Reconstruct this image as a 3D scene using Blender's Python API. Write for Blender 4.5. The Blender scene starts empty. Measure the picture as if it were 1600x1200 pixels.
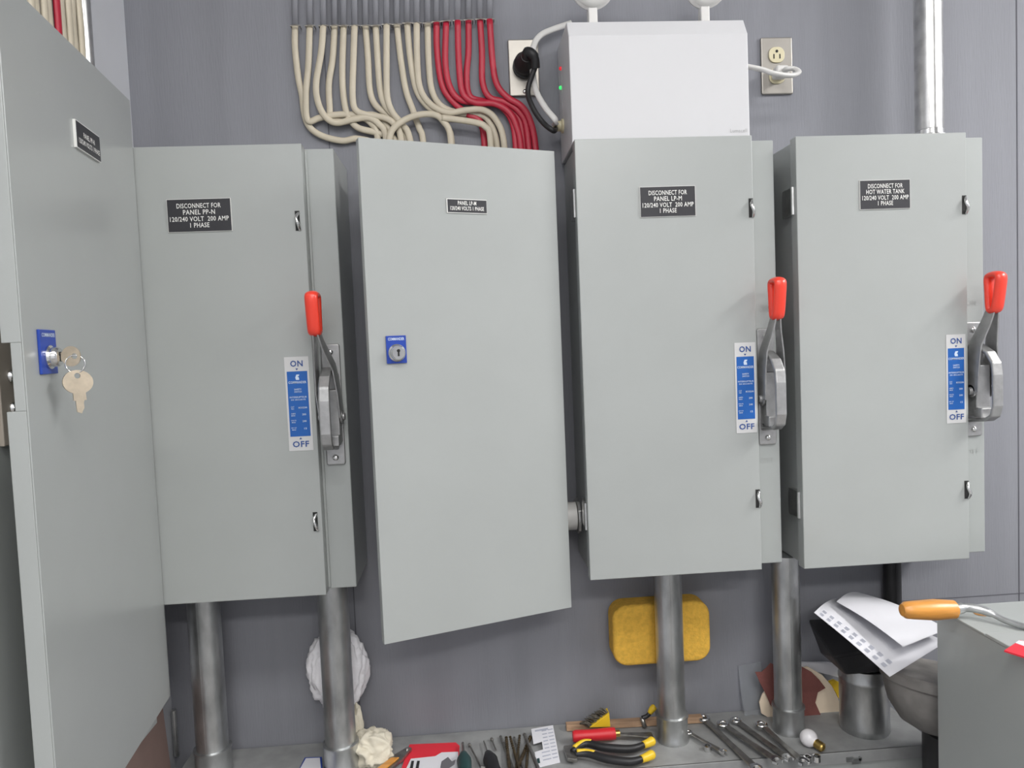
import bpy, bmesh, math, random
from mathutils import Vector, Matrix, noise
random.seed(7)
SC = bpy.context.scene
COL = SC.collection
# ------------------------------------------------------------------ camera
CAM = Vector((-.1892, -1.1568, -.315)); YW, PT, RL = .0656, -.0539, -.0416; F = 1150.
fw = Vector((math.sin(YW)*math.cos(PT), math.cos(YW)*math.cos(PT), math.sin(PT)))
r0 = fw.cross(Vector((0, 0, 1))).normalized(); u0 = r0.cross(fw)
rt = r0*math.cos(RL)+u0*math.sin(RL); up = -r0*math.sin(RL)+u0*math.cos(RL)
cd = bpy.data.cameras.new('camera'); cam = bpy.data.objects.new('camera', cd); COL.objects.link(cam)
M3 = Matrix((rt, up, -fw)).transposed().to_4x4(); M3.translation = CAM; cam.matrix_world = M3
cd.sensor_width = 36; cd.lens = 36*F/1600; cd.clip_start = .02
SC.camera = cam
# ------------------------------------------------------------------ world, lamps, exposure
w = bpy.data.worlds.new('world'); SC.world = w; w.use_nodes = True
w.node_tree.nodes['Background'].inputs[0].default_value = (.9, .95, 1, 1)
w.node_tree.nodes['Background'].inputs[1].default_value = .10
SC.view_settings.view_transform = 'Standard'; SC.view_settings.look = 'None'
SC.view_settings.exposure = -.05; SC.view_settings.gamma = 1; SC.view_settings.use_curve_mapping = False
def area(name, loc, sx, sy, power, col=(1, .985, .96), rot=(0, 0, 0)):
    l = bpy.data.lights.new(name, 'AREA'); l.shape = 'RECTANGLE'; l.size = sx; l.size_y = sy; l.energy = power; l.color = col
    o = bpy.data.objects.new(name, l); COL.objects.link(o); o.location = loc; o.rotation_euler = rot; return o
area('ceiling_or_fill_lamp', (.0, -1.25, .88), 1.25, .32, 19)
area('ceiling_or_fill_lamp', (1.95, -1.0, .88), .35, 1.25, 58)
area('ceiling_or_fill_lamp', (.1, -2.9, .88), 1.25, .35, 48)  # fill lamp added behind the camera to brighten the lower wall

def P(u, v, Y):
    d = fw+rt*((u-800)/F)+up*((600-v)/F); return CAM+d*((Y-CAM.y)/d.y)
def PZ(u, v, Z):
    d = fw+rt*((u-800)/F)+up*((600-v)/F); return CAM+d*((Z-CAM.z)/d.z)
def PX(u, v, X):
    d = fw+rt*((u-800)/F)+up*((600-v)/F); return CAM+d*((X-CAM.x)/d.x)

# ------------------------------------------------------------------ materials
def mat(name, col, rough=.5, metal=0., mottle=0., scale=30, bump=0., bscale=200, coat=0., stretch=None, trans=0., ior=None, col2=None, emit=None):
    m = bpy.data.materials.new(name); m.use_nodes = True; nt = m.node_tree; b = nt.nodes['Principled BSDF']
    b.inputs['Base Color'].default_value = (*col, 1); b.inputs['Roughness'].default_value = rough; b.inputs['Metallic'].default_value = metal
    if coat: b.inputs['Coat Weight'].default_value = coat; b.inputs['Coat Roughness'].default_value = .25
    if trans: b.inputs['Transmission Weight'].default_value = trans
    if ior: b.inputs['IOR'].default_value = ior
    if emit: b.inputs['Emission Color'].default_value = (*emit[:3], 1); b.inputs['Emission Strength'].default_value = emit[3]
    if mottle or bump:
        tc = nt.nodes.new('ShaderNodeTexCoord'); mp = nt.nodes.new('ShaderNodeMapping'); nt.links.new(tc.outputs['Object'], mp.inputs[0])
        if stretch: mp.inputs['Scale'].default_value = stretch
    if mottle:
        n = nt.nodes.new('ShaderNodeTexNoise'); n.inputs['Scale'].default_value = scale; n.inputs['Detail'].default_value = 6
        nt.links.new(mp.outputs[0], n.inputs[0]); r = nt.nodes.new('ShaderNodeValToRGB'); nt.links.new(n.outputs[0], r.inputs[0])
        c2 = col2 or tuple(min(1, c*(1+mottle)) for c in col); c1 = tuple(c*(1-mottle) for c in col) if not col2 else col
        r.color_ramp.elements[0].position = .35; r.color_ramp.elements[1].position = .65
        r.color_ramp.elements[0].color = (*c1, 1); r.color_ramp.elements[1].color = (*c2, 1); nt.links.new(r.outputs[0], b.inputs['Base Color'])
    if bump:
        n = nt.nodes.new('ShaderNodeTexNoise'); n.inputs['Scale'].default_value = bscale; n.inputs['Detail'].default_value = 3
        nt.links.new(mp.outputs[0], n.inputs[0]); bn = nt.nodes.new('ShaderNodeBump'); bn.inputs['Strength'].default_value = bump; bn.inputs['Distance'].default_value = .002
        nt.links.new(n.outputs[0], bn.inputs['Height']); nt.links.new(bn.outputs[0], b.inputs['Normal'])
    return m
PAINT = mat('grey_enamel', (.375, .395, .386), .34, mottle=.02, scale=9, bump=.04, bscale=900, coat=.25)
PAINTD = mat('grey_enamel_door', (.385, .403, .394), .3, mottle=.02, scale=7, bump=.03, bscale=900, coat=.4)
WALL = mat('wall_paint', (.246, .251, .278), .75, mottle=.05, scale=6, bump=.25, bscale=120, stretch=(3, 1, .25))
WALLSEAM = mat('seam_gap', (.12, .12, .14), .9)
SIDEW = mat('side_wall_paint', (.56, .57, .60), .75, mottle=.03, scale=5)
CEIL = mat('ceiling_paint', (.6, .6, .6), .9); FLOOR = mat('concrete_floor', (.30, .29, .28), .85, mottle=.15, scale=8)
DUSTYP = mat('dusty_grey_enamel', (.29, .295, .295), .6, mottle=.12, scale=25)
GALV = mat('galvanised_steel', (.48, .49, .49), .34, .9, mottle=.3, scale=26, bump=.1, bscale=60, stretch=(1, 1, .4))
GALVB = mat('bright_galvanised_steel', (.62, .62, .61), .28, .95, mottle=.15, scale=40)
CAST = mat('cast_zinc', (.42, .42, .42), .42, .8, mottle=.12, scale=60, bump=.1, bscale=300)
STEEL = mat('dull_steel', (.32, .31, .29), .35, .9, mottle=.2, scale=80)
CHROME = mat('chrome', (.75, .75, .74), .16, 1.)
DRILL = mat('bronzed_steel', (.16, .12, .07), .4, .85, mottle=.3, scale=120)
BRASSK = mat('nickel_silver', (.55, .47, .36), .35, .9, mottle=.1, scale=90)
BRASS = mat('brass', (.55, .38, .12), .3, .95)
BLACKP = mat('black_laminate', (.025, .025, .03), .45, coat=.1)
WHITEL = mat('white_engraving', (.8, .8, .77), .5)
WHITEP = mat('white_enamel', (.62, .62, .635), .45, bump=.03, bscale=800)
WHITEPL = mat('white_plastic', (.7, .69, .67), .4)
IVORY = mat('ivory_plastic', (.68, .62, .42), .4)
STAIN = mat('stainless_plate', (.36, .34, .31), .42, .9, mottle=.04, scale=30)
BEIGE = mat('cream_cable_jacket', (.58, .52, .405), .45, mottle=.06, scale=20)
REDC = mat('red_cable_jacket', (.46, .014, .04), .42, mottle=.06, scale=20)
GREYC = mat('painted_over_cable', (.245, .25, .275), .6)
WIREG = mat('tie_wire', (.35, .33, .3), .4, .8)
REDG = mat('red_vinyl', (.85, .055, .03), .3, coat=.3)
BLUE = mat('blue_print', (.01, .11, .42), .45)
BLUED = mat('blue_enamel_plate', (.02, .06, .36), .3)
LABEL = mat('label_stock', (.62, .62, .62), .4)
INK = mat('blue_ink', (.03, .08, .28), .5); LINK = mat('pale_ink', (.62, .72, .85), .5); GINK = mat('grey_ink', (.42, .42, .42), .5)
RUBBER = mat('black_rubber', (.012, .012, .013), .5)
DARK = mat('dark_cavity', (.02, .02, .02), .8)
SPONGE = mat('yellow_sponge', (.72, .42, .06), .95, mottle=.1, scale=150, bump=.6, bscale=260)
WOOD = mat('pale_wood', (.42, .27, .17), .65, mottle=.2, scale=20, stretch=(1, 6, 6))
HWOOD = mat('varnished_wood', (.62, .27, .05), .35, mottle=.2, scale=12, stretch=(1, 8, 8), coat=.3)
BRWOOD = mat('brown_board', (.22, .15, .13), .7, mottle=.12, scale=8)
YEL = mat('yellow_plastic', (.82, .55, .03), .4); BLK = mat('black_plastic', (.018, .018, .02), .45)
RED = mat('red_plastic', (.6, .02, .03), .4); DGREEN = mat('dark_green_plastic', (.02, .06, .06), .4)
LRED = mat('red_led', (.5, .01, .02), .3, emit=(1, .03, .05, .5)); LGRN = mat('green_led', (.02, .5, .08), .3, emit=(.05, 1, .2, 1.))
CLOTH = mat('white_cloth', (.84, .83, .86), .9, bump=.2, bscale=300); CLOTHC = mat('cream_cloth', (.70, .65, .53), .9, bump=.2, bscale=300)
CREAM = mat('cream_board', (.86, .72, .55), .7, mottle=.03); MAROON = mat('maroon_sandpaper', (.21, .075, .065), .9, bump=.4, bscale=500, mottle=.1)
PAPER = mat('paper', (.72, .72, .76), .8); PINK = mat('printed_lines', (.42, .44, .52), .8)
DUST = mat('dusty_grey_plastic', (.20, .19, .18), .6, mottle=.35, scale=14)
CARD = mat('red_card', (.75, .03, .05), .5); GLOBE = mat('opal_glass', (.82, .80, .82), .2)
CLEAR = mat('clear_plastic', (.8, .82, .85), .15, trans=.85, ior=1.2)
RUST = mat('rust', (.32, .16, .05), .9, mottle=.3, scale=60)

# ------------------------------------------------------------------ helpers
ORG = {}
def empty(name, loc, label, cat, group=None):
    o = bpy.data.objects.new(name, None); COL.objects.link(o); o.location = loc; o.empty_display_size = .02
    ORG[o.name] = Vector(loc); o['label'] = label; o['category'] = cat
    if group: o['group'] = group
    return o
def tag(o, label, cat, group=None, kind=None):
    if label: o['label'] = label
    if cat: o['category'] = cat
    if group: o['group'] = group
    if kind: o['kind'] = kind
    return o
def obj(name, bm, m, parent=None, bevel=0, smooth=False, loc=None, seg=2):
    """links a mesh (built in world coordinates) as one object; its origin is the thing's base"""
    if isinstance(bm, list):
        b2 = bmesh.new()
        for f in bm: f(b2)
        bm = b2
    if parent is not None: org = ORG[parent.name]
    elif loc is not None: org = Vector(loc)
    else:
        xs = [v.co for v in bm.verts]; org = Vector((sum(c.x for c in xs)/len(xs), sum(c.y for c in xs)/len(xs), min(c.z for c in xs)))
    for v in bm.verts: v.co -= org
    bmesh.ops.recalc_face_normals(bm, faces=bm.faces)
    me = bpy.data.meshes.new(name); bm.to_mesh(me); bm.free()
    me.materials.append(m)
    o = bpy.data.objects.new(name, me); COL.objects.link(o)
    if parent is not None: o.parent = parent; ORG[o.name] = org
    else: o.location = org; ORG[o.name] = org
    if smooth:
        for p in me.polygons: p.use_smooth = True
        if smooth == 'auto':
            for e in me.edges: pass
            me.set_sharp_from_angle(angle=math.radians(40))
    if bevel:
        md = o.modifiers.new('b', 'BEVEL'); md.width = bevel; md.segments = seg; md.limit_method = 'ANGLE'; md.harden_normals = False
    return o
def struct(name, bm, m, **k):
    o = obj(name, bm, m, **k); o['kind'] = 'structure'; return o
def box(bm, x0, x1, y0, y1, z0, z1, T=None):
    vs = [bm.verts.new((x, y, z)) for x in (x0, x1) for y in (y0, y1) for z in (z0, z1)]
    for f in ((0, 1, 3, 2), (4, 6, 7, 5), (0, 4, 5, 1), (2, 3, 7, 6), (0, 2, 6, 4), (1, 5, 7, 3)): bm.faces.new([vs[i] for i in f])
    if T:
        for v in vs: v.co = T @ v.co
def bxo(*a, T=None): return lambda bm: box(bm, *a, T=T)
def spline(pts, n=8):
    p = [Vector(q) for q in pts]
    if len(p) < 3: return p
    out = []; q = [p[0]*2-p[1]]+p+[p[-1]*2-p[-2]]
    for i in range(1, len(q)-2):
        for k in range(n):
            t = k/n; a, b, c, d = q[i-1], q[i], q[i+1], q[i+2]
            out.append(.5*((2*b)+(c-a)*t+(2*a-5*b+4*c-d)*t*t+(3*b-a-3*c+d)*t**3))
    out.append(p[-1]); return out
def tube(bm, pts, r, seg=12, ref=None, flat=1., cap=True, T=None, closed=False):
    """r: number or list; ref: direction of the thin axis when flat<1"""
    pts = [Vector(p) for p in pts]; n = len(pts); rr = r if isinstance(r, (list, tuple)) else [r]*n
    rings = []; nrm = None
    for i, p in enumerate(pts):
        if closed: t = (pts[(i+1) % n]-pts[i-1]).normalized()
        else: t = (pts[min(i+1, n-1)]-pts[max(i-1, 0)]).normalized()
        if ref is not None: a = Vector(ref)-t*t.dot(Vector(ref)); a.normalize()
        else:
            if nrm is None: nrm = t.orthogonal().normalized()
            nrm = (nrm-t*t.dot(nrm)).normalized(); a = nrm
        b = t.cross(a)
        ring = []
        for k in range(seg):
            th = 2*math.pi*k/seg; ring.append(bm.verts.new(p+a*(math.cos(th)*rr[i]*flat)+b*(math.sin(th)*rr[i])))
        rings.append(ring)
    m = n if closed else n-1
    for i in range(m):
        A, B = rings[i], rings[(i+1) % n]
        for k in range(seg): bm.faces.new((A[k], A[(k+1) % seg], B[(k+1) % seg], B[k]))
    if cap and not closed: bm.faces.new(rings[0]); bm.faces.new(rings[-1][::-1])
    if T:
        for R in rings:
            for v in R: v.co = T @ v.co
def tb(*a, **k): return lambda bm: tube(bm, *a, **k)
def lathe(bm, prof, c, axis=(0, 0, 1), seg=24, T=None):
    ax = Vector(axis).normalized(); a = ax.orthogonal().normalized(); b = ax.cross(a); c = Vector(c); rings = []
    for (r, h) in prof:
        if r < 1e-6: rings.append([bm.verts.new(c+ax*h)])
        else: rings.append([bm.verts.new(c+ax*h+(a*math.cos(2*math.pi*k/seg)+b*math.sin(2*math.pi*k/seg))*r) for k in range(seg)])
    for A, B in zip(rings, rings[1:]):
        for k in range(seg):
            k2 = (k+1) % seg
            if len(A) == 1 and len(B) == 1: continue
            if len(A) == 1: bm.faces.new((A[0], B[k2], B[k]))
            elif len(B) == 1: bm.faces.new((A[k], A[k2], B[0]))
            else: bm.faces.new((A[k], A[k2], B[k2], B[k]))
    if T:
        for R in rings:
            for v in R: v.co = T @ v.co
def lt(*a, **k): return lambda bm: lathe(bm, *a, **k)
def prism(bm, pts, d):
    """polygon (3D points) extruded by vector d"""
    d = Vector(d); A = [bm.verts.new(Vector(p)) for p in pts]; B = [bm.verts.new(Vector(p)+d) for p in pts]; n = len(A)
    bm.faces.new(A); bm.faces.new(B[::-1])
    for i in range(n): bm.faces.new((A[i], B[i], B[(i+1) % n], A[(i+1) % n]))
def pm(*a): return lambda bm: prism(bm, *a)
def rrect(w, h, r, n=6):
    o = []
    for cx, cy, a0 in ((w/2-r, h/2-r, 0), (-w/2+r, h/2-r, 90), (-w/2+r, -h/2+r, 180), (w/2-r, -h/2+r, 270)):
        for k in range(n+1):
            a = math.radians(a0+90*k/n); o.append((cx+r*math.cos(a), cy+r*math.sin(a)))
    return o
_tc = {}
def text(bm, s, c, right, upv, height, width=None, depth=.0004, bold=.0):
    """lettering centred at c"""
    key = (s, bold)
    if key not in _tc:
        cu = bpy.data.curves.new('t', 'FONT'); cu.body = s; cu.size = 1; cu.align_x = 'CENTER'; cu.resolution_u = 2; cu.offset = bold; cu.space_character = 1.08
        o = bpy.data.objects.new('t', cu); COL.objects.link(o); dg = bpy.context.evaluated_depsgraph_get(); me = o.evaluated_get(dg).to_mesh()
        vs = [v.co.copy() for v in me.vertices]; fs = [tuple(p.vertices) for p in me.polygons]
        o.evaluated_get(dg).to_mesh_clear(); bpy.data.objects.remove(o); bpy.data.curves.remove(cu)
        x0 = min(v.x for v in vs); x1 = max(v.x for v in vs); y0 = min(v.y for v in vs); y1 = max(v.y for v in vs)
        _tc[key] = ([((v.x-(x0+x1)/2), (v.y-(y0+y1)/2)) for v in vs], fs, x1-x0, y1-y0)
    vs, fs, W, Hh = _tc[key]; sy = height/Hh; sx = (width/W) if width else sy
    R = Vector(right); U = Vector(upv); N = R.cross(U).normalized(); c = Vector(c)
    top = [bm.verts.new(c+R*(x*sx)+U*(y*sy)+N*depth) for x, y in vs]
    for f in fs:
        try: bm.faces.new([top[i] for i in f])
        except ValueError: pass
def tx(*a, **k): return lambda bm: text(bm, *a, **k)
X = Vector((1, 0, 0)); Z = Vector((0, 0, 1)); NY = Vector((0, -1, 0))
def folds(bm, c, rad, amp, seed, sub=5, freq=(2.2, 2.2, .9)):
    c = Vector(c); r = Vector(rad)
    res = bmesh.ops.create_icosphere(bm, subdivisions=sub, radius=1)
    for v in res['verts']:
        n = v.co.normalized(); q = Vector((n.x*freq[0]+seed, n.y*freq[1]-seed, n.z*freq[2]+seed*.7))
        w1 = noise.noise_vector(q*.8)*.8; d = 1+amp*(1-2.6*abs(noise.noise(q+w1)))+amp*.5*(1-2.6*abs(noise.noise(q*1.9+w1*1.7)))
        v.co = Vector((c.x+n.x*r.x*d, c.y+n.y*r.y*d, c.z+n.z*r.z*d))
def crumple(bm, c, rad, amp, seed, sub=4, freq=3.):
    c = Vector(c); r = Vector(rad); st = len(bm.verts)
    res = bmesh.ops.create_icosphere(bm, subdivisions=sub, radius=1)
    for v in res['verts']:
        n = v.co.normalized(); q = n*freq+Vector((seed, seed*2.3, -seed))
        d = 1+amp*(1-2*abs(noise.noise(q)))+amp*.55*(1-2*abs(noise.noise(q*2.1)))+amp*.3*noise.noise(q*5)
        v.co = Vector((c.x+n.x*r.x*d, c.y+n.y*r.y*d, c.z+n.z*r.z*d))
# ------------------------------------------------------------------ the room
YW_ = .16; XL = -.733; ZT = -1.018; FL = -1.8; CE = .95; XR = 2.2; YF = -4.0
struct('wall_back', [bxo(XL-.1, XR+.1, YW_, YW_+.1, FL, CE)], WALL)
struct('wall_left', [bxo(XL-.1, XL, YF, YW_, FL, CE)], SIDEW)
struct('wall_right', [bxo(XR, XR+.1, YF, YW_, FL, CE)], SIDEW)
struct('wall_front', [bxo(XL-.1, XR+.1, YF-.1, YF, FL, CE)], SIDEW)
struct('floor', [bxo(XL-.1, XR+.1, YF-.1, YW_+.1, FL-.1, FL)], FLOOR)
struct('ceiling', [bxo(XL-.1, XR+.1, YF-.1, YW_+.1, CE, CE+.1)], CEIL)
sm = [bxo(x-.0008, x+.0008, YW_-.0008, YW_+.002, FL, CE) for x in (-.403, .852, 2.07)]
struct('trim_1', sm, WALLSEAM)
z = P(1560, 929, YW_).z
struct('trim_2', [bxo(.60, XR, YW_-.0008, YW_+.002, z-.0006, z+.0006)], WALLSEAM)

# ------------------------------------------------------------------ wireway (long grey trough)
t = empty('wiring_trough', (0, .08, ZT-.16), 'long grey metal wiring trough along the foot of the wall, covered with tools', 'wiring trough')
obj('body', [bxo(-.70, .575, .004, YW_-.001, ZT-.15, ZT-.002)], PAINT, t, bevel=.002)
obj('cover', [bxo(-.702, .577, 0, YW_-.003, ZT-.002, ZT), bxo(-.702, .577, -.001, .003, ZT-.02, ZT)], DUSTYP, t, bevel=.0008)

p = P(1335, 1188, -.002)
obj('latch', [bxo(p.x-.014, p.x-.002, -.004, -.0005, p.z-.001, p.z+.006), bxo(p.x-.004, p.x+.010, -.005, -.0005, p.z-.005, p.z+.004), lt([(.003, 0), (.003, .004), (0, .004)], (p.x+.009, -.001, p.z+.003), NY, 10)], GALV, t)

# ------------------------------------------------------------------ safety switches
def lines_on(bm, specs, cx, cz, y, bold=.012):
    for s, dx, dz, h, w_ in specs: text(bm, s, (cx+dx, y, cz+dz), X, Z, h, w_, bold=bold)
def slot_latch(door, x, zc, y, side=1):
    obj('latch', [bxo(x-.0045, x+.0025, y-.0006, y+.001, zc-.015, zc+.015)], DARK, door)
    obj('latch_hook', [tb(spline([(x+.001*side, y, zc+.012), (x-.002, y-.006, zc+.004), (x+.001, y-.007, zc-.006), (x+.002*side, y, zc-.014)], 5), .0025, 8)], CHROME, door, smooth=True)
def switch(x0, zt, label, plate, plate_px, rate_px, lever_out, latches, hinge_z, grp, lv_dx=0.):
    W, H, FLW, FD, FI = .2838, .70, .0442, .0224, .0027
    t = empty('safety_switch', (x0+.16, .08, zt-H), label, 'electrical switch box', grp)
    xr = x0+W+FLW; zb = zt-H
    # body: box against the wall, side flanges
    obj('body', [bxo(x0+.006, xr, FD, YW_-.001, zb+FI, zt-FI)], PAINT, t, bevel=.0015)
    # door: a folded pan standing proud of the body
    d = obj('door', [bxo(x0, x0+W, 0, FD-.001, zb, zt)], PAINTD, t, bevel=.0012)
    obj('door_seam', [bxo(x0+W, x0+W+.004, FD-.004, FD, zb+.006, zt-.006)], PAINT, t, bevel=.001)
    for zc, xx in latches: slot_latch(d, xx, zc, 0)
    for zc in hinge_z: obj('hinge', [tb([(x0-.001, .012, zc-.022), (x0-.001, .012, zc+.022)], .0032, 8), bxo(x0-.001, x0+.006, .018, FD+.03, zc-.022, zc+.022)], GALVB, t, smooth='auto')
    # nameplate
    c = (P(plate_px[0], plate_px[1], 0)+P(plate_px[2], plate_px[3], 0))/2; hw, hh = plate_px[4]/2, plate_px[5]/2
    pl = obj('nameplate', [bxo(c.x-hw, c.x+hw, -.0016, 0, c.z-hh, c.z+hh)], WHITEL, t)
    obj('plate_face', [bxo(c.x-hw+.0006, c.x+hw-.0006, -.0019, -.0014, c.z-hh+.0006, c.z+hh-.0006)], BLACKP, pl)
    b = bmesh.new(); lines_on(b, [(s, dx*hw*2, dz*hh*2, h, w_*hw*2) for s, dx, dz, h, w_ in plate], c.x, c.z, -.0021)
    obj('lettering', b, WHITEL, pl)
    # rating label
    c = P(rate_px[0], rate_px[1], 0); a, hgt = rate_px[2], .146
    rl = obj('rating_label', [bxo(c.x-a/2, c.x+a/2, -.0008, 0, c.z-hgt/2, c.z+hgt/2)], LABEL, t)
    obj('blue_panel', [bxo(c.x-a*.42, c.x+a*.42, -.0011, -.0006, c.z-.0505, c.z+.0505)], BLUE, rl)
    b = bmesh.new(); lines_on(b, [('ON', 0, .0625, .0095, .019)], c.x, c.z, -.001, .02)
    prism(b, [(c.x-.002, -.0014, c.z+.055), (c.x+.002, -.0014, c.z+.055), (c.x, -.0014, c.z+.052)], (0, .0003, 0))
    obj('lettering', b, INK, rl); b = bmesh.new(); lines_on(b, [('OFF', 0, -.0625, .0095, .025)], c.x, c.z, -.001, .02)
    prism(b, [(c.x-.002, -.0014, c.z-.055), (c.x+.002, -.0014, c.z-.055), (c.x, -.0014, c.z-.052)], (0, .0003, 0))
    obj('lettering', b, INK, rl)
    b = bmesh.new()
    lines_on(b, [('COMMANDER', 0, .0335, .0038, .027), ('SAFETY', 0, .0225, .0026, .011), ('SWITCH', 0, .0188, .0026, .011), ('INTERRUPTEUR', 0, .0105, .0026, .026), ('DE SÉCURITÉ', 0, .0068, .0026, .022),
                 ('CAT', -.0095, -.0045, .002, .005), ('NO', -.0095, -.0075, .002, .004), ('MCH3224N', .006, -.006, .0028, .013),
                 ('AMPS', -.009, -.015, .002, .007), ('MAX', -.009, -.018, .002, .006), ('200', .0075, -.0165, .003, .006),
                 ('VOLTS', -.009, -.0255, .002, .008), ('MAX', -.009, -.0285, .002, .006), ('240', .0075, -.027, .003, .006),
                 ('HP CV', -.009, -.037, .002, .008), ('MAX', -.009, -.04, .002, .006), ('15', .0085, -.0385, .003, .004)], c.x, c.z, -.0012, .015)
    prism(b, [(c.x+x_, -.0014, c.z+z_) for x_, z_ in ((-.003, .041), (-.001, .0455), (.0035, .0455), (.0025, .043), (.0005, .0425), (.0025, .041), (.003, .0372), (-.002, .0372))], (0, .0003, 0))
    obj('fine_print', b, LINK, rl)
    # operating handle assembly on the flange, origin = centre of its base plate
    cx = x0+W+FLW*.52; y = FD; cz = zt-.402
    pts = rrect(.030, .192, .004)
    hb = obj('handle_base', [pm([(cx+a_, y, cz+b_) for a_, b_ in pts], (0, -.004, 0)),
        bxo(cx-.011, cx+.013, y-.026, y-.003, cz-.06, cz+.025), bxo(cx-.012, cx+.012, y-.013, y-.003, cz+.02, cz+.05),
        bxo(cx-.013, cx+.013, y-.04, y-.02, cz-.062, cz-.045)], CAST, t, bevel=.003, seg=3)
    # guard: C-shaped cast strap standing out from the plate
    path = spline([(0, .060), (.022, .056), (.046, .044), (.060, .026), (.063, 0), (.062, -.035), (.056, -.062), (.040, -.073), (.02, -.076), (0, -.076)], 5)if False else [(0, .058), (.018, .060), (.045, .047), (.059, .030), (.062, .010), (.062, -.040), (.056, -.058), (.042, -.066), (.022, -.069), (0, -.072)]
    b = bmesh.new(); gx0, gx1 = cx-.011, cx+.006; n = len(path); inner = []
    for i in range(n):
        a_ = Vector(path[max(i-1, 0)]); c_ = Vector(path[min(i+1, n-1)]); tdir = (c_-a_).normalized(); nn = Vector((tdir.y, -tdir.x)); inner.append(Vector(path[i])+nn*.0062)
    rows = [[b.verts.new((xx, y-.003-q[0], cz+q[1])) for xx, q in ((gx0, Vector(path[i])), (gx1, Vector(path[i])), (gx1, inner[i]), (gx0, inner[i]))] for i in range(n)]
    for A_, B_ in zip(rows, rows[1:]):
        for k in range(4): b.faces.new((A_[k], A_[(k+1) % 4], B_[(k+1) % 4], B_[k]))
    b.faces.new(rows[0]); b.faces.new(rows[-1][::-1])
    obj('guard', b, CAST, t, bevel=.0025, seg=3)
    for zz in (.083, -.084):
        obj('screw', [lt([(0, .0035), (.003, .003), (.0048, .0012), (.005, 0)], (cx, y-.004, cz+zz), (0, -1, 0), 16), bxo(cx-.0035, cx+.0035, y-.0078, y-.0068, cz+zz-.0006, cz+zz+.0006)], CHROME, hb, smooth='auto')
    # lever: two flat arms straddling the hub, meeting under the grip
    lp = lever_out; gx = cx+lv_dx
    lvp = [(.016, -.018), (.019, .02), (.024, .06), (lp-.012, .095), (lp-.004, .120)]
    wd = [.0165, .017, .014, .011, .0095]
    lev = bmesh.new()
    for s in (-1, 1):
        off = [.0155, .0160, .0135, .006, .0025]
        rows = []
        for i, (p_, q_) in enumerate(lvp):
            a_ = Vector(lvp[max(i-1, 0)]); c_ = Vector(lvp[min(i+1, 4)]); tdir = (c_-a_).normalized(); nn = Vector((tdir.y, -tdir.x)); xo = gx*i/4+cx*(1-i/4)+s*off[i]
            e0 = Vector((p_, q_))+nn*wd[i]; e1 = Vector((p_, q_))-nn*wd[i]
            rows.append([lev.verts.new((xx, y-.003-e[0], cz+e[1])) for xx, e in ((xo-.0013, e0), (xo+.0013, e0), (xo+.0013, e1), (xo-.0013, e1))])
        for A_, B_ in zip(rows, rows[1:]):
            for k in range(4): lev.faces.new((A_[k], A_[(k+1) % 4], B_[(k+1) % 4], B_[k]))
        lev.faces.new(rows[0]); lev.faces.new(rows[-1][::-1])
        lathe(lev, [(.011, -.0013), (.011, .0013), (.006, .0013), (.006, .005), (0, .0055)], (cx+s*.0155, y-.019, cz-.018), (s, 0, 0), 18)
        lathe(lev, [(.011, .0013), (.011, -.0013), (0, -.0013)], (cx+s*.0155, y-.019, cz-.018), (s, 0, 0), 18)
    lv = obj('lever', lev, CAST, t, bevel=.0009, smooth='auto')
    g = bmesh.new(); yy = y-.003
    loop = [(lp-.009, .116), (lp-.0115, .145), (lp-.0125, .164), (lp-.007, .169), (lp+.007, .169), (lp+.0125, .164), (lp+.010, .145), (lp+.004, .118), (lp-.002, .113)]
    tube(g, [(gx, yy-a_, cz+b_) for a_, b_ in spline_closed(loop)], .0055, 14, ref=(1, 0, 0), flat=1.8, closed=True)
    obj('grip', g, REDG, lv, smooth=True)
    # embossed ON / OFF on the flange
    b = bmesh.new(); text(b, 'ON', (cx, y, cz+.128), X, Z, .009, .016, depth=.0006); obj('embossed_lettering', b, PAINTD, t); b = bmesh.new(); text(b, 'OFF', (cx, y, cz-.122), X, Z, .009, .022, depth=.0006)
    obj('embossed_lettering', b, PAINTD, t)
    return t
def spline_closed(pts, n=5):
    p = [Vector((a, b, 0)) for a, b in pts]; out = []; m = len(p)
    for i in range(m):
        a, b, c, d = p[i-1], p[i], p[(i+1) % m], p[(i+2) % m]
        for k in range(n):
            t = k/n; v = .5*((2*b)+(c-a)*t+(2*a-5*b+4*c-d)*t*t+(3*b-a-3*c+d)*t**3); out.append((v.x, v.y))
    return out
def plate_txt(second):
    return [('DISCONNECT FOR', 0, .29, .0072, .69), (second, .0, .095, .0072, .50 if 'PANEL' in second else .76), ('120/240 VOLT  200 AMP', 0, -.11, .0072, .92), ('1 PHASE', 0, -.30, .0072, .30)]
GS = 'grey wall-mounted disconnect switch boxes'
def zof(u, v, Y=0): return P(u, v, Y).z
switch(-.4195-.2838, .0035, 'grey disconnect box PANEL PP-N, leftmost of the three with red-gripped levers', plate_txt('PANEL PP-N'), (264, 311, 360, 362, .0945, .0495), (467, 631, .037), .062,
       [(zof(466, 345), P(466, 345, 0).x), (zof(494, 815), P(494, 815, 0).x)], [], GS, lv_dx=-.010)
switch(0, 0, 'grey disconnect box PANEL LP-M with red-gripped lever, below the white emergency light', plate_txt('PANEL LP-M'), (999, 290, 1087, 340, .089, .0475), (1165, 606, .034), .048,
       [(zof(1172, 325), .2805), (zof(1184, 779), .2805)], [zof(893, 316), zof(908, 810)], GS, lv_dx=.0)
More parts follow.
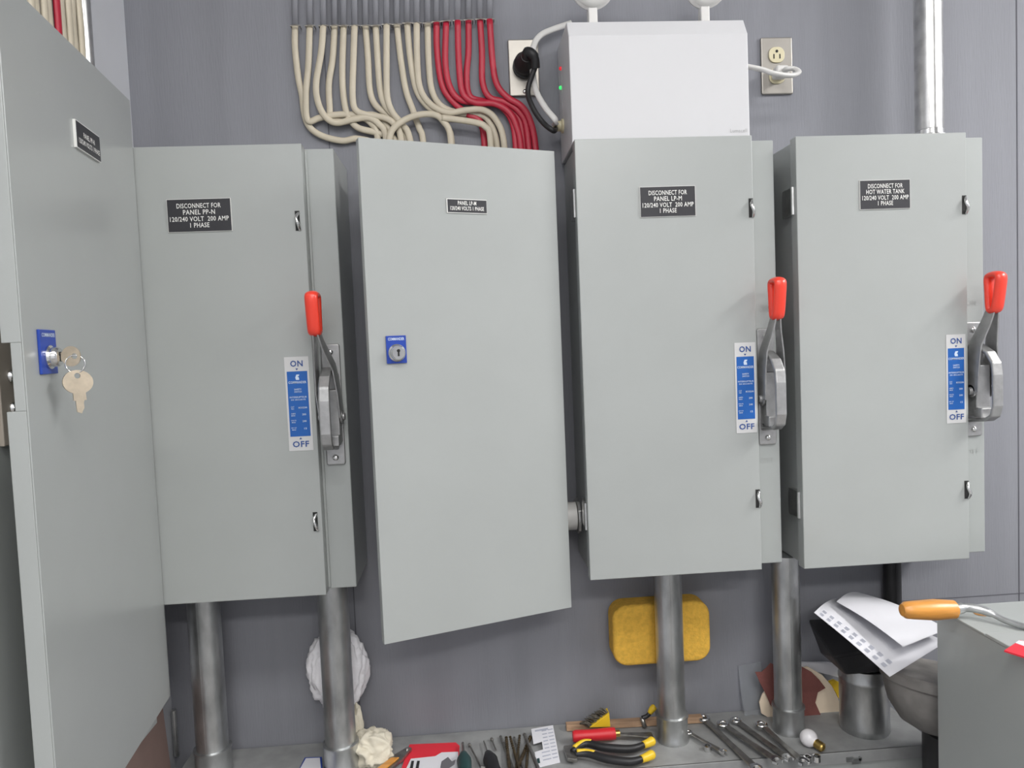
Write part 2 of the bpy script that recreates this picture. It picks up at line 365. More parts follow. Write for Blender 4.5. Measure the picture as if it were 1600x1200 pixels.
switch(.3551, -.0035, 'grey disconnect box HOT WATER TANK, rightmost, with a conduit rising from its top', plate_txt('HOT WATER TANK'), (1341, 281, 1423, 327, .084, .0465), (1493.5, 592, .033), .050,
       [(zof(1507, 320), .3551+.2805), (zof(1511, 765), .3551+.2805)], [zof(1236, 312), zof(1245, 792)], GS, lv_dx=.002)

# ------------------------------------------------------------------ panelboard LP-M, its door ajar
def tray(bm, w, h, d, T, t=.0016, notch=None):
    """door pan: face in local x 0..w, z 0..-h at local y=0, returns go to +y"""
    box(bm, 0, w, 0, t, -h, 0, T); box(bm, 0, w, t, d, -t, 0, T); box(bm, 0, w, t, d, -h, -h+t, T)
    box(bm, w-t, w, t, d, -h+t, -t, T)
    if notch:
        a, b, dd = notch; box(bm, 0, t, t, d, a, -t, T); box(bm, 0, t, t, dd, b, a, T); box(bm, 0, t, t, d, -h+t, b, T)
    else: box(bm, 0, t, t, d, -h+t, -t, T)
def lockplate(door, T, lx, lz, w_, h_, name='COMMANDER'):
    lp = obj('lock_plate', [bxo(lx-w_/2, lx+w_/2, -.003, 0, lz-h_/2, lz+h_/2, T=T)], BLUED, door, bevel=.0007)
    b = bmesh.new(); R = (T.to_3x3() @ X); text(b, name, T @ Vector((lx, -.0031, lz+h_*.38)), R, Z, .0042, w_*.8, bold=.02)
    obj('lettering', b, LINK, lp)
    lc = obj('lock_cylinder', [lt([(.0128, 0), (.0128, .002), (.0105, .004), (.0105, .009), (.009, .0108), (0, .011)], T @ Vector((lx, -.003, lz-h_*.12)), T.to_3x3() @ Vector((0, -1, 0)), 28)], CHROME, lp, smooth='auto')
    obj('keyway', [bxo(lx-.0012, lx+.0012, -.0146, -.0135, lz-h_*.12-.005, lz-h_*.12+.003, T=T), lt([(.0024, 0), (.0024, .0008), (0, .0008)], T @ Vector((lx, -.0138, lz-h_*.12+.003)), T.to_3x3() @ Vector((0, -1, 0)), 12)], DARK, lp)
    return lp
hx, hy, fx, fy, zt, zb = -.0293, .02, -.323, -.0823, -.0123, -.7493
t = empty('panelboard', (-.18, .08, zb), 'grey breaker panel PANEL LP-M with its blank door ajar and a blue lock plate', 'breaker panel')
obj('enclosure', [bxo(-.325, -.034, .045, YW_-.001, zb+.012, zt-.012)], PAINT, t, bevel=.0015)
obj('trim_front', [bxo(-.330, -.0295, .041, .045, zb+.006, zt-.006)], PAINT, t)
ang = math.atan2(hy-fy, hx-fx); W = math.hypot(hx-fx, hy-fy)
T = Matrix.Translation((fx, fy, zt)) @ Matrix.Rotation(ang, 4, 'Z')
b = bmesh.new(); tray(b, W, zt-zb, .016, T); d = obj('door', b, PAINTD, t, bevel=.0006)
def onface(T, u, v):
    """point of the door's outer face seen at that pixel, in the door's own coordinates"""
    Ti = T.inverted(); o = Ti @ CAM; dr = Ti.to_3x3() @ (fw+rt*((u-800)/F)+up*((600-v)/F)); return o-dr*(o.y/dr.y)
a = onface(T, 697, 309); c = onface(T, 760.5, 336); ct = (a+c)/2; ww = c.x-a.x; hh = a.z-c.z-.0025
pl = obj('nameplate', [bxo(ct.x-ww/2, ct.x+ww/2, -.0018, 0, ct.z-hh/2, ct.z+hh/2, T=T)], WHITEL, d)
obj('plate_face', [bxo(ct.x-ww/2+.0012, ct.x+ww/2-.0004, -.0021, -.0016, ct.z-hh/2+.001, ct.z+hh/2-.001, T=T)], BLACKP, pl)
b = bmesh.new(); R = T.to_3x3() @ X
text(b, 'PANEL LP-M', T @ Vector((ct.x, -.0022, ct.z+.0045)), R, Z, .006, ww*.46, bold=.02); text(b, '120/240 VOLTS 1 PHASE', T @ Vector((ct.x, -.0022, ct.z-.0035)), R, Z, .006, ww*.84, bold=.02)
obj('lettering', b, WHITEL, pl)
a = onface(T, 602, 525); c = onface(T, 635.5, 567); ct = (a+c)/2
# lock plate is a part of the door
lockplate(t, T, ct.x, ct.z, c.x-a.x, a.z-c.z)

# conduit nipple joining the panel to the switch on its right
c = P(893, 805, .10)
t = empty('conduit_nipple', (-.015, .1, c.z), 'short pale bushing and locknut joining the ajar panel to the switch box', 'conduit fitting')
obj('nipple', [lt([(0, -.016), (.024, -.016), (.024, .008), (0, .008)], (-.014, .095, c.z), X, 24)], WHITEPL, t, smooth='auto')
obj('locknut', [lt([(0, -.003), (.031, -.003), (.031, .002), (0, .002)], (-.002, .095, c.z), X, 10)], GALVB, t, bevel=.0008)

# ------------------------------------------------------------------ panelboard PP-N on the left wall
hx, hy, fx, fy, zt, zb = -.667, -.002, -.628, -.386, .072, -.840
t = empty('panelboard', (-.71, -.2, zb), 'tall grey breaker panel on the left wall, door ajar, keys in its blue lock', 'breaker panel')
obj('enclosure', [bxo(XL+.001, -.692, -.445, -.004, zb-.03, zt+.005)], PAINT, t, bevel=.0015)
obj('trim_front', [bxo(-.692, -.689, -.46, -.004, zb-.04, zt+.006), bxo(-.6885, -.6875, -.45, -.448, zb-.04, zt+.006)], PAINT, t)
W = math.hypot(hx-fx, hy-fy); ang = math.atan2(hy-fy, hx-fx)
T = Matrix.Translation((fx, fy, zt)) @ Matrix.Rotation(ang, 4, 'Z')
n0 = onface(T, 38, 535).z; n1 = onface(T, 45, 642).z
b = bmesh.new(); tray(b, W, zt-zb, .020, T, notch=(n0, n1, .012)); d = obj('door', b, PAINTD, t, bevel=.0008)
c = PX(9, 588, -.689)
st = obj('latch_strike', [bxo(-.689, -.684, c.y-.02, c.y+.028, c.z-.075, c.z+.05)], mat('tan_paint', (.45, .40, .34), .5), t, bevel=.001)
for dz in (0, -.035):
    obj('screw', [lt([(0, .006), (.004, .006), (.007, .002), (.007, 0)], (-.684, c.y, c.z+dz), X, 14), bxo(-.6785, -.677, c.y-.005, c.y+.005, c.z+dz-.0008, c.z+dz+.0008)], CHROME, st, smooth='auto')
a = onface(T, 113, 187); c = onface(T, 154, 253); b1 = onface(T, 113, 229); b2 = onface(T, 153, 205); ct = Vector(((a.x+c.x)/2, 0, (a.z+b1.z+c.z+onface(T, 152, 213).z)/4)); ww = c.x-a.x; hh = (a.z-b1.z)
pl = obj('nameplate', [bxo(ct.x-ww/2, ct.x+ww/2, -.003, 0, ct.z-hh/2, ct.z+hh/2, T=T)], WHITEL, d)
obj('plate_face', [bxo(ct.x-ww/2+.0015, ct.x+ww/2-.001, -.0034, -.0028, ct.z-hh/2+.001, ct.z+hh/2-.001, T=T)], BLACKP, pl)
b = bmesh.new(); R = T.to_3x3() @ X
text(b, 'PANEL PP-N', T @ Vector((ct.x, -.0036, ct.z+.003)), R, Z, .0065, ww*.46, bold=.02); text(b, '120/240 VOLTS 1 PHASE', T @ Vector((ct.x, -.0036, ct.z-.0065)), R, Z, .0065, ww*.86, bold=.02)
obj('lettering', b, WHITEL, pl)
a = onface(T, 56, 512); c = onface(T, 87, 586); ct = (a+c)/2; b1 = onface(T, 60, 583)
lw = c.x-a.x; lh = a.z-b1.z
lockplate(t, T, ct.x, ct.z, lw, lh)
# the keys
nrm = T.to_3x3() @ Vector((0, -1, 0)); k0 = T @ Vector((ct.x, -.013, ct.z-lh*.12))
def keymesh(bm, base, along, side, L=.05, hr=.0125):
    """base: end of bow; blade runs along +along"""
    al = Vector(along).normalized(); s = Vector(side).normalized(); nn = al.cross(s).normalized()*.001
    tip = Vector(base)+al*L; bw = .0062 if L > .04 else .0045; B0 = Vector(base)
    n = 28; rings = []
    for off in (-1, 1):
        rings.append([bm.verts.new(B0+al*(hr+math.cos(k*2*math.pi/n)*hr)+s*math.sin(k*2*math.pi/n)*hr*1.15+nn*off) for k in range(n)])
        rings.append([bm.verts.new(B0+al*(.0062+math.cos(k*2*math.pi/n)*.003)+s*math.sin(k*2*math.pi/n)*.003+nn*off) for k in range(n)])
    a_, b_, c_, d_ = rings
    for k in range(n):
        m = (k+1) % n
        for q, w_ in ((a_, b_), (d_, c_), (c_, a_), (b_, d_)): bm.faces.new((q[k], q[m], w_[m], w_[k]))
    e0 = B0+al*(2*hr-.002)
    n2 = nn*.9
    prism(bm, [e0-s*bw-n2, e0+al*.009-s*bw-n2, e0+al*.009+s*bw-n2, e0+s*bw-n2], n2*2)
    n2 = nn*.8; f0 = e0+al*.0085
    prism(bm, [f0-s*bw*.7-n2, tip-al*.002-s*bw*.7-n2, tip-n2, tip-al*.003+s*bw*.25-n2, tip-al*.006+s*bw*.5-n2, f0+al*.003+s*bw*.5-n2, f0+s*bw*.7-n2], n2*2)
kz = Vector((.0, 0, .25)); ks = Z
bow = k0+nrm*.021
b = bmesh.new(); keymesh(b, bow, -nrm, Z, L=.0225, hr=.0095)
o = obj('key', b, BRASSK, loc=k0); tag(o, 'flat key inserted in the blue lock of the left wall panel', 'key')
hole = bow-nrm*.006
ringc = hole-Z*.0085
b = bmesh.new(); rs = (nrm*.8+Vector((.5, .2, 0))).normalized(); tube(b, [ringc+(Z*math.cos(j*math.pi/12)+rs*math.sin(j*math.pi/12))*.0095 for j in range(24)], .0008, 6, closed=True)
o = obj('key_ring', b, CHROME, smooth=True, loc=ringc); tag(o, 'thin wire ring linking the two keys at the left panel lock', 'key ring')
b = bmesh.new(); kb = ringc-Z*.0065+rs*.001+NY*.001; keymesh(b, kb, (.05, 0, -1), (.68, .65, 0), L=.047, hr=.013)
o = obj('key', b, BRASSK, loc=kb); tag(o, 'second key hanging free from the ring below the panel lock', 'key')

# ------------------------------------------------------------------ cables on the wall into panel LP-M
def cable(px, m, label, grp, yy=.151, wd=.0056, top=True, y2=None):
    n = len(px)
    pts = [P(u, v, yy) for u, v in px]
    o = obj('cable', [tb(spline(pts, 7), wd, 10, ref=(0, 1, 0), flat=.52)], m, smooth=True, loc=pts[-1])
    tag(o, label, 'cable', grp)
    if top:
        u, v = px[0]; a = P(u, v, yy); ps = [a, a+Z*.05+X*.002, Vector((a.x+random.uniform(-.004, .004), yy, .5)), Vector((a.x, yy, CE-.001))]
        obj('painted_section', [tb(ps, wd*.95, 10, ref=(0, 1, 0), flat=.42)], GREYC, o, smooth=True)
    return o
WH = [
 [(461, 40), (461, 75), (466, 120), (472, 150), (476, 180), (485, 200), (505, 213), (535, 220), (560, 217), (590, 232), (600, 300)],
 [(484, 40), (482, 100), (478, 150), (481, 188), (500, 184), (530, 179), (560, 181), (580, 193), (590, 215), (595, 300)],
 [(505, 40), (502, 80), (494, 130), (497, 160), (508, 182), (525, 192), (550, 187), (575, 184), (592, 194), (603, 215), (608, 300)],
 [(523, 40), (520, 90), (514, 130), (515, 165), (518, 185), (540, 190), (560, 182), (585, 180), (600, 192), (612, 215), (616, 300)],
 [(537, 40), (535, 120), (539, 165), (546, 185), (560, 200), (590, 208), (618, 222), (622, 300)],
 [(554, 40), (552, 100), (551, 150), (556, 172), (575, 180), (600, 184), (615, 193), (626, 215), (630, 300)],
 [(571, 40), (575, 90), (578, 140), (586, 163), (604, 178), (618, 188), (633, 210), (640, 300)],
 [(587, 40), (590, 90), (594, 140), (602, 165), (618, 184), (632, 200), (642, 225), (645, 300)],
 [(604, 38), (604, 100), (605, 150), (613, 175), (628, 194), (640, 216), (650, 300)],
 [(620, 38), (626, 90), (634, 140), (645, 172), (655, 200), (661, 220), (664, 300)],
 [(636, 36), (641, 90), (650, 138), (666, 164), (688, 180), (700, 200), (706, 224), (708, 300)],
 [(651, 36), (652, 100), (657, 140), (674, 164), (700, 176), (730, 172), (755, 172), (774, 186), (787, 220), (790, 300)],
 [(668, 36), (670, 100), (675, 142), (690, 166), (718, 177), (745, 178), (763, 188), (776, 222), (780, 300)]]
D = ['leftmost, with the lowest drooping loop', 'second from left, making the upper loop', 'third from left, curving into the bundle', 'fourth from left, curving into the bundle', 'fifth from left, dropping nearly straight', 'sixth from left, dropping nearly straight',
     'seventh from left, bending right at its foot', 'eighth from left, bending right at its foot', 'ninth from left, almost vertical', 'tenth from left, slanting right', 'third before the red ones', 'second before the red ones, wide shoulder bend', 'nearest the red ones']
for i, (px, ds) in enumerate(zip(WH, D)):
    cable(px, BEIGE, 'cream flat cable on the wall, '+ds, 'cream cables above the middle panel', yy=.153-.0035*(i % 3))
o = cable([(606, 230), (612, 205), (628, 190), (652, 180), (678, 179), (693, 190), (704, 215), (706, 300)], BEIGE, 'cream cable making a free arch beside the bundle above the middle panel', 'cream cables above the middle panel', yy=.138, top=False)
o = cable([(690, 184), (715, 187), (745, 192), (758, 198), (766, 215), (768, 300)], BEIGE, 'cream cable running lowest and level before bending down beside the red cables', 'cream cables above the middle panel', yy=.136, top=False)
RD = [
 [(682, 34), (683, 80), (690, 130), (704, 155), (730, 178), (750, 190), (757, 225), (758, 300)],
 [(697, 33), (696, 100), (704, 138), (722, 157), (758, 160), (782, 166), (800, 190), (806, 232), (806, 300)],
 [(715, 32), (717, 100), (723, 145), (742, 160), (772, 162), (795, 175), (808, 200), (814, 232), (815, 300)],
 [(732, 31), (732, 80), (729, 120), (734, 150), (755, 158), (782, 161), (804, 175), (816, 205), (822, 300)],
 [(750, 30), (753, 80), (754, 128), (765, 152), (790, 160), (812, 176), (824, 205), (830, 300)],
 [(765, 30), (770, 100), (777, 133), (794, 153), (815, 166), (829, 190), (837, 232), (838, 300)]]
D = ['leftmost red, diving behind the cream ones', 'second red from left', 'third red from left', 'fourth red from left', 'fifth red from left', 'rightmost red, with chipped paint at its top']
for i, (px, ds) in enumerate(zip(RD, D)):
    cable(px, REDC, 'red flat cable on the wall, '+ds, 'red cables above the middle panel', yy=.153-.004*(i % 3))
# tie wires crossing the cables where the paint line is
for i, (px) in enumerate(WH+RD):
    u, v = px[0]; q = P(u, v, .144); s = .0075
    o = obj('cable_staple', [tb([q+X*-s+Vector((0, .014, .0)), q+X*-s, q+X*0+Z*.001, q+X*s, q+X*s+Vector((0, .014, 0))], .0011, 6)], WIREG, loc=q)
    tag(o, 'thin wire staple across the top end of %s' % ('a cream cable' if i < 13 else 'a red cable'), 'staple', 'wire staples over the cream cables' if i < 13 else 'wire staples over the red cables')
# cables coming down the left wall into panel PP-N
k = 0
for u, m in ((46, BEIGE), (56, BEIGE), (66, BEIGE), (76, BEIGE), (86, REDC), (96, BEIGE), (104, BEIGE), (113, BEIGE), (121, BEIGE)):
    q = PX(u, 20, -.712); xx = -.712; k += 1
    o = obj('cable', [tb(spline([(xx, q.y+.01, .5), (xx, q.y+.004, .25), (xx+.003*(k % 2), q.y, .16), (xx, q.y+.004, .078)], 6), .0065, 10, ref=(1, 0, 0), flat=.6)], m, smooth=True, loc=(xx, q.y, .078))
    tag(o, ('red cable among cream ones' if m is REDC else 'cream cable') + ' coming down into the top of the left wall panel', 'cable', None if m is REDC else 'cream cables above the left wall panel')

# ------------------------------------------------------------------ conduits
def conduit(x, y, z0, z1, r, label, m=GALV, coup=True, ringtop=None, grp=None):
    t = empty('conduit', (x, y, z0), label, 'conduit', grp)
    obj('pipe', [lt([(0, 0), (r, 0), (r, z1-z0), (0, z1-z0)], (x, y, z0), Z, 32), bxo(x-r*.1-.0006, x-r*.1+.0006, y-r-.0003, y-r+.002, z0, z1)], m, t, smooth='auto')
    if coup:
        obj('coupling', [lt([(r, 0), (r+.0045, 0), (r+.0045, .006), (r+.003, .009), (r+.003, .040), (r+.0045, .043), (r+.0045, .046), (r, .047)], (x, y, z0), Z, 32)], GALV, t, smooth='auto')
    return t
def cx_(u, v, Y=.08): return P(u, v, Y).x
conduit(cx_(325, 1080), .085, ZT, -.699, .0262, 'thick galvanised conduit under the leftmost disconnect box, nearest the left corner')
conduit(cx_(527, 1060, .07), .07, ZT, -.698, .0255, 'galvanised conduit with white cloth stuffed behind it')
conduit(cx_(1047, 1030), .08, ZT, -.699, .0240, 'galvanised conduit standing in front of the yellow sponge')
conduit(cx_(1230, 1030), .08, ZT, -.702, .0235, 'galvanised conduit in front of the maroon sandpaper and cream board')
t = conduit(cx_(1451, 100, .09), .09, -.006, CE, .0225, 'shiny galvanised conduit rising from the hot water tank box', m=GALVB, coup=False)
obj('connector', [lt([(.0225, 0), (.028, 0), (.028, .02), (.024, .022), (.0235, .03), (.0225, .031)], (cx_(1451, 100, .09), .09, -.006), Z, 28)], CHROME, t, smooth='auto')
conduit(-.719, -.02, .078, CE, .0125, 'slim pale conduit running down the left wall into the top of the panel', m=GALVB, coup=False)
conduit(-.726, .150, ZT, -.935, .0045, 'very thin bright metal rod in the left corner', m=GALVB, coup=False)
c = P(1394, 905, .142); conduit(c.x, .142, -.888, -.703, .0155, 'black conduit behind the papers under the tank box', m=BLK, coup=False)

# ------------------------------------------------------------------ emergency light
xl = P(894, 217, .03).x; xr = P(1172, 214, .03).x; yf = .03
z0 = .0005; zc = P(889, 56, yf).z; zh = zc+.028
t = empty('emergency_light', ((xl+xr)/2, .09, z0), 'white steel emergency light unit above the middle disconnect box', 'emergency light')
prof = [(yf, z0), (yf, zc), (yf+.016, zh), (YW_-.002, zh), (YW_-.002, z0)]
obj('housing', [pm([(xl, a_, b_) for a_, b_ in prof], (xr-xl, 0, 0))], WHITEP, t, bevel=.0015)
for u in (925.5, 1100):
    q = P(u, 28, .07)
    hd = obj('lamp_head', [lt([(0, -.026), (.018, -.025), (.023, -.02), (.033, .0), (.036, .012), (.036, .02), (.03, .024), (0, .024)], (q.x, .07, zh+.068), Vector((0, -1, -.45)), 28)], WHITEPL, t, smooth='auto')
    obj('lens', [lt([(.0325, .019), (.031, .0245), (.02, .028), (0, .029)], (q.x, .07, zh+.068), Vector((0, -1, -.45)), 28)], WHITEL, hd, smooth=True)
    obj('neck', [bxo(q.x-.0075, q.x+.0075, .062, .078, zh-.001, zh+.05), lt([(0, 0), (.014, 0), (.012, .004), (0, .004)], (q.x, .07, zh), Z, 20)], WHITEPL, t, bevel=.002)
b = bmesh.new(); q = P(1154, 204, yf); text(b, 'Lumacell', (q.x, yf-.0001, q.z), X, Z, .006, .028); obj('brand_lettering', b, GINK, t)
for (v, m) in ((107, LRED), (137, LGRN)):
    q = PX(877, v, xl); obj('indicator_light', [lt([(.0032, 0), (.0032, .002), (.002, .0038), (0, .0042)], (xl, q.y+.0, q.z), -X, 14)], m, t, smooth=True)
q = PX(879, 165, xl); obj('side_seam', [bxo(xl-.0004, xl+.001, q.y-.0006, q.y+.0006, q.z-.03, q.z+.06)], GINK, t)
gl = PX(880, 197, xl); gy = gl.y
obj('cable_gland', [lt([(.012, 0), (.012, .003), (.009, .004), (.0085, .012), (.006, .018), (0, .018)], (xl, gy, gl.z), -X, 20)], IVORY, t, smooth='auto')
GL = Vector((xl-.015, gy, gl.z))

# ------------------------------------------------------------------ outlets
def faceplate(u0, v0, u1, v1, label, name='power_outlet'):
    a = P(u0, v0, YW_-.004); c = P(u1, v1, YW_-.004); cx, cz = (a.x+c.x)/2, (a.z+c.z)/2; w_, h_ = abs(c.x-a.x), abs(a.z-c.z)
    t = empty(name, (cx, YW_, cz-h_/2), label, 'power outlet')
    pl = obj('faceplate', [pm([(cx+p_, YW_-.0005, cz+q_) for p_, q_ in rrect(w_, h_, .003)], (0, -.005, 0))], STAIN, t, bevel=.002, seg=3)
    return t, cx, cz, w_, h_
t, cx, cz, w_, h_ = faceplate(793, 62, 844, 150, 'stainless outlet plate with a big black plug, left of the emergency light')
obj('socket', [lt([(.021, 0), (.021, .008), (.018, .009), (0, .009)], (cx+.001, YW_-.005, cz+.001), NY, 28)], BLK, t, smooth='auto')
obj('screw', [lt([(.004, 0), (.0035, .0015), (0, .002)], (cx, YW_-.0055, cz-h_*.42), NY, 12)], CHROME, t, smooth=True)
# black appliance cord with plug
pc = Vector((cx+.001, YW_-.014, cz+.001))
t = empty('electrical_lead', pc, 'thick black cord with round plug running from the left outlet to the white emergency light', 'power cord')
obj('plug', [lt([(.0195, 0), (.0195, .012), (.016, .016), (.0125, .034), (.010, .04), (0, .041)], pc, NY, 24), tb(spline([pc+NY*.034, pc+NY*.044+Vector((.004, 0, .004)), pc+NY*.046+Vector((.012, 0, -.006)), pc+NY*.040+Vector((.014, 0, -.02))], 5), [.011]*5+[.009]*5+[.0075]*6, 12)], RUBBER, t, smooth='auto')
e = pc+NY*.040+Vector((.014, 0, -.02))
obj('flex', [tb(spline([e+Z*.004, P(825, 140, .11), P(831, 165, .10), P(847, 190, .09), P(864, 204, .08), GL+Vector((.002, 0, -.004))], 8), .0045, 12)], RUBBER, t, smooth=True)
o = obj('cable', [tb(spline([P(893, 36, .147), P(866, 45, .143), P(845, 55, .14), P(834, 72, .135), P(832, 105, .13), P(837, 140, .12), P(852, 168, .10), P(868, 188, .085), GL+Vector((.0, 0, .002))], 8), .0052, 12, ref=(0, 1, 0), flat=.6)], WHITEPL, smooth=True, loc=GL)
tag(o, 'white flat cable bowing out at the left side of the emergency light', 'cable')
t, cx, cz, w_, h_ = faceplate(1188, 59, 1239, 147, 'stainless duplex outlet with ivory sockets, right of the emergency light')
for s in (1, -1):
    rc = Vector((cx-.001, YW_-.0055, cz+s*.0185))
    rcp = obj('receptacle', [pm([rc+X*p_+Z*q_ for p_, q_ in rrect(.029, .0275, .0115, 8)], (0, -.0025, 0))], IVORY, t, bevel=.001)
    obj('slots', [bxo(rc.x-.0062, rc.x-.0048, rc.y-.0029, rc.y-.0025, rc.z-.002, rc.z+.006) if False else bxo(rc.x-.0065, rc.x-.0045, rc.y-.003, rc.y-.0024, rc.z-.007, rc.z+.001), bxo(rc.x+.0045, rc.x+.0065, rc.y-.003, rc.y-.0024, rc.z-.007, rc.z+.001),
                  lt([(.0026, 0), (.0026, .0006), (0, .0006)], rc+Z*.006+NY*.0024, NY, 10)], DARK, rcp)
pc = rc+NY*.003
t = empty('electrical_lead', pc, 'white flat cord looping from the emergency light to a white plug in the right outlet', 'power cord')
obj('plug', [bxo(pc.x-.012, pc.x+.012, pc.y-.024, pc.y, pc.z-.009, pc.z+.011)], WHITEPL, t, bevel=.005, seg=3)
obj('flex', [tb(spline([Vector((xr-.001, .085, P(1170, 100, .085).z)), P(1188, 108, .075), P(1210, 115, .07), P(1235, 118, .08), P(1247, 114, .10), P(1243, 108, .115), P(1228, 108, .122), pc+NY*.012+X*.011], 8), .0056, 12, ref=(0, 0, 1), flat=.7)], WHITEPL, t, smooth=True)

# ------------------------------------------------------------------ sponge and rags
c = P(1030, 984, .13); w_ = abs(P(1105, 980, .13).x-P(955, 990, .13).x); b = bmesh.new()
h_ = w_*.62
prism(b, [(c.x+p_, .157, c.z+q_) for p_, q_ in rrect(w_, h_, .026, 8)], (0, -.047, 0))
o = obj('sponge', b, SPONGE, bevel=.006, seg=3); tag(o, 'yellow rounded sponge wedged between conduit and wall', 'sponge')
c = P(528, 1042, .13)
b = bmesh.new(); folds(b, (c.x+.001, .125, c.z-.002), (.046, .026, .064), .16, 3.1)
for v in b.verts: v.co.y = min(max(v.co.y, .097), .1585)
o = obj('rag', b, CLOTH, smooth=True); tag(o, 'white crumpled cloth stuffed behind the second conduit', 'cloth')
c = PZ(582, 1183, ZT)
b = bmesh.new(); folds(b, (c.x, .085, ZT+.022), (.032, .026, .024), .30, 8.4, 5, (1.5, 1.5, 1.2))
folds(b, (P(558, 1140, .11).x, .11, P(555, 1142, .11).z), (.010, .010, .038), .25, 2.2, 4, (1.5, 1.5, 1.5))
for v in b.verts: v.co.z = max(v.co.z, ZT+.0005)
o = obj('rag', b, CLOTHC, smooth=True); tag(o, 'cream crumpled cloth lying on the trough beside the second conduit', 'cloth')

# ------------------------------------------------------------------ tools on the trough
def on(u, v, h=0.): q = PZ(u, v, ZT+h); return q
# white instruction card with a square notch
A = on(830, 1139, .012); B = on(864, 1133, .012); Cc = on(875, 1190, .002); Dd = on(839, 1199, .002)
def lerp4(s, t_): return A.lerp(B, s).lerp(Dd.lerp(Cc, s), t_)
pts = [lerp4(*q) for q in ((0, 0), (1, 0), (1, 1), (0, 1), (0, .62), (.38, .60), (.38, .38), (0, .40))]
t = empty('leaflet', Cc, 'white printed card with a square notch lying by the drill bits', 'card')
obj('card', [pm(pts, (0, 0, -.0015))], PAPER, t)
b = bmesh.new()
for i in range(9):
    s0 = .45 if i < 6 else .3
    for a_, b_ in ((s0, .66), (.72, .95)):
        q = [lerp4(a_, .1+i*.095), lerp4(b_, .1+i*.095), lerp4(b_, .125+i*.095), lerp4(a_, .125+i*.095)]; prism(b, [p_+Z*.0004 for p_ in q], (0, 0, .0002))
q = [lerp4(.15, .06), lerp4(.75, .06), lerp4(.75, .1), lerp4(.15, .1)]; prism(b, [p_+Z*.0004 for p_ in q], (0, 0, .0002))
obj('printed_text', b, PINK, t)
obj('green_mark', [pm([lerp4(*q)+Z*.0004 for q in ((.05, .8), (.16, .8), (.16, .92), (.05, .92))], (0, 0, .0003))], DGREEN, t)
# drill bits and thin punches
BITS = [((782, 1150), (802, 1203), .0026, 'dark'), ((791, 1152), (796, 1205), .0030, ''), ((797, 1151), (812, 1204), .0026, ''), ((803, 1152), (818, 1202), .0024, 'dark'),
        ((812, 1149), (806, 1204), .0024, ''), ((819, 1147), (842, 1203), .0034, 'dark'), ((829, 1151), (806, 1206), .0034, 'g'), ((826, 1158), (822, 1206), .0026, '')]
for i, (a, b_, r, kd) in enumerate(BITS):
    h = r+.001+.003*(i % 3); p, q = on(*a, h), on(*b_, h)
    bmm = bmesh.new(); dr = (q-p); L = dr.length; dr.normalize(); sd = dr.cross(Z).normalized()
    n = 46
    tube(bmm, [p+dr*(L*.45*j/n) for j in range(n+1)], [r*(.35 if j == 0 else .8+.2*math.sin(j*.9)) for j in range(n+1)], 8)
    tube(bmm, [p+dr*(L*.45), q], r*.95, 8)
    o = obj('drill_bit', bmm, DRILL if kd != 'dark' else STEEL, smooth='auto')
    nm = ['first from the left, steel', 'second from the left, bronze', 'third from the left, bronze', 'fourth from the left, steel', 'bronze, middle of the fan', 'steel, thickest, leaning right', 'bronze, crossing over the others to the left', 'bronze, nearest the white card'][i]
    tag(o, 'twist drill bit in the loose fan, '+nm, 'drill bit', 'drill bits between the card and the screwdrivers')
def screwdriver(p, q, r, hm, hr, label, f=.45, name='screwdriver', cat='screwdriver'):
    t = empty(name, q, label, cat); m_ = p.lerp(q, f)
    obj('shank', [tb([p, m_], r, 8)], STEEL, t, smooth='auto')
    dr = (q-p).normalized(); L = (q-m_).length
    obj('handle', [lt([(0, 0), (hr*.55, 0), (hr*.7, L*.08), (hr, L*.22), (hr*.9, L*.5), (hr, L*.85), (hr*.8, L), (0, L)], m_, dr, 14)], hm, t, smooth='auto')
screwdriver(on(723, 1161, .012), on(728, 1225, .013), .0022, DGREEN, .0125, 'short screwdriver with a dark green handle beside the red blister pack', .3)
screwdriver(on(756, 1158, .006), on(779, 1225, .013), .0013, BLK, .0125, 'stubby black-handled screwdriver left of the drill bits', .32)
for a_, b_, ds in (((733, 1163), (752, 1199), 'nearest the green screwdriver'), ((768, 1154), (775, 1172), 'just left of the drill bits')):
    p, q = on(*a_, .004), on(*b_, .0035); pts = [p, p.lerp(q, .5)+X*.0, q, q+X*.03+Vector((0, -.006, 0))] if a_[0] == 733 else [p, q]
    o = obj('hex_key', [tb(pts, .0016, 6), lt([(0, 0), (.003, .001), (.003, .004), (0, .005)], p, (q-p).normalized(), 8)], STEEL, smooth='auto'); tag(o, 'thin dark steel hex key, '+ds, 'hex key')
# red blister pack
pts = [on(u, v, .003) for u, v in ((640, 1163), (712, 1160), (718, 1165), (716, 1205), (626, 1205))]
t = empty('blister_pack', pts[0], 'red and white hardware package lying on the trough', 'package')
obj('backing_card', [pm(pts, (0, 0, -.002))], CARD, t)
obj('white_panel', [pm([on(u, v, .0035) for u, v in ((642, 1186), (680, 1182), (690, 1176), (716, 1175), (716, 1207), (632, 1207))], (0, 0, .0006))], PAPER, t)
obj('black_bars', [pm([on(u, v, .0045) for u, v in ((643+k, 1189), (647+k, 1189), (644+k, 1207), (639+k, 1207))], (0, 0, .0004)) for k in (0, 9)], BLK, t)
obj('picture', [pm([on(u, v, .0045) for u, v in ((690, 1190), (700, 1183), (706, 1190), (712, 1187), (710, 1195), (698, 1203), (688, 1200))], (0, 0, .0004))], CHROME, t)
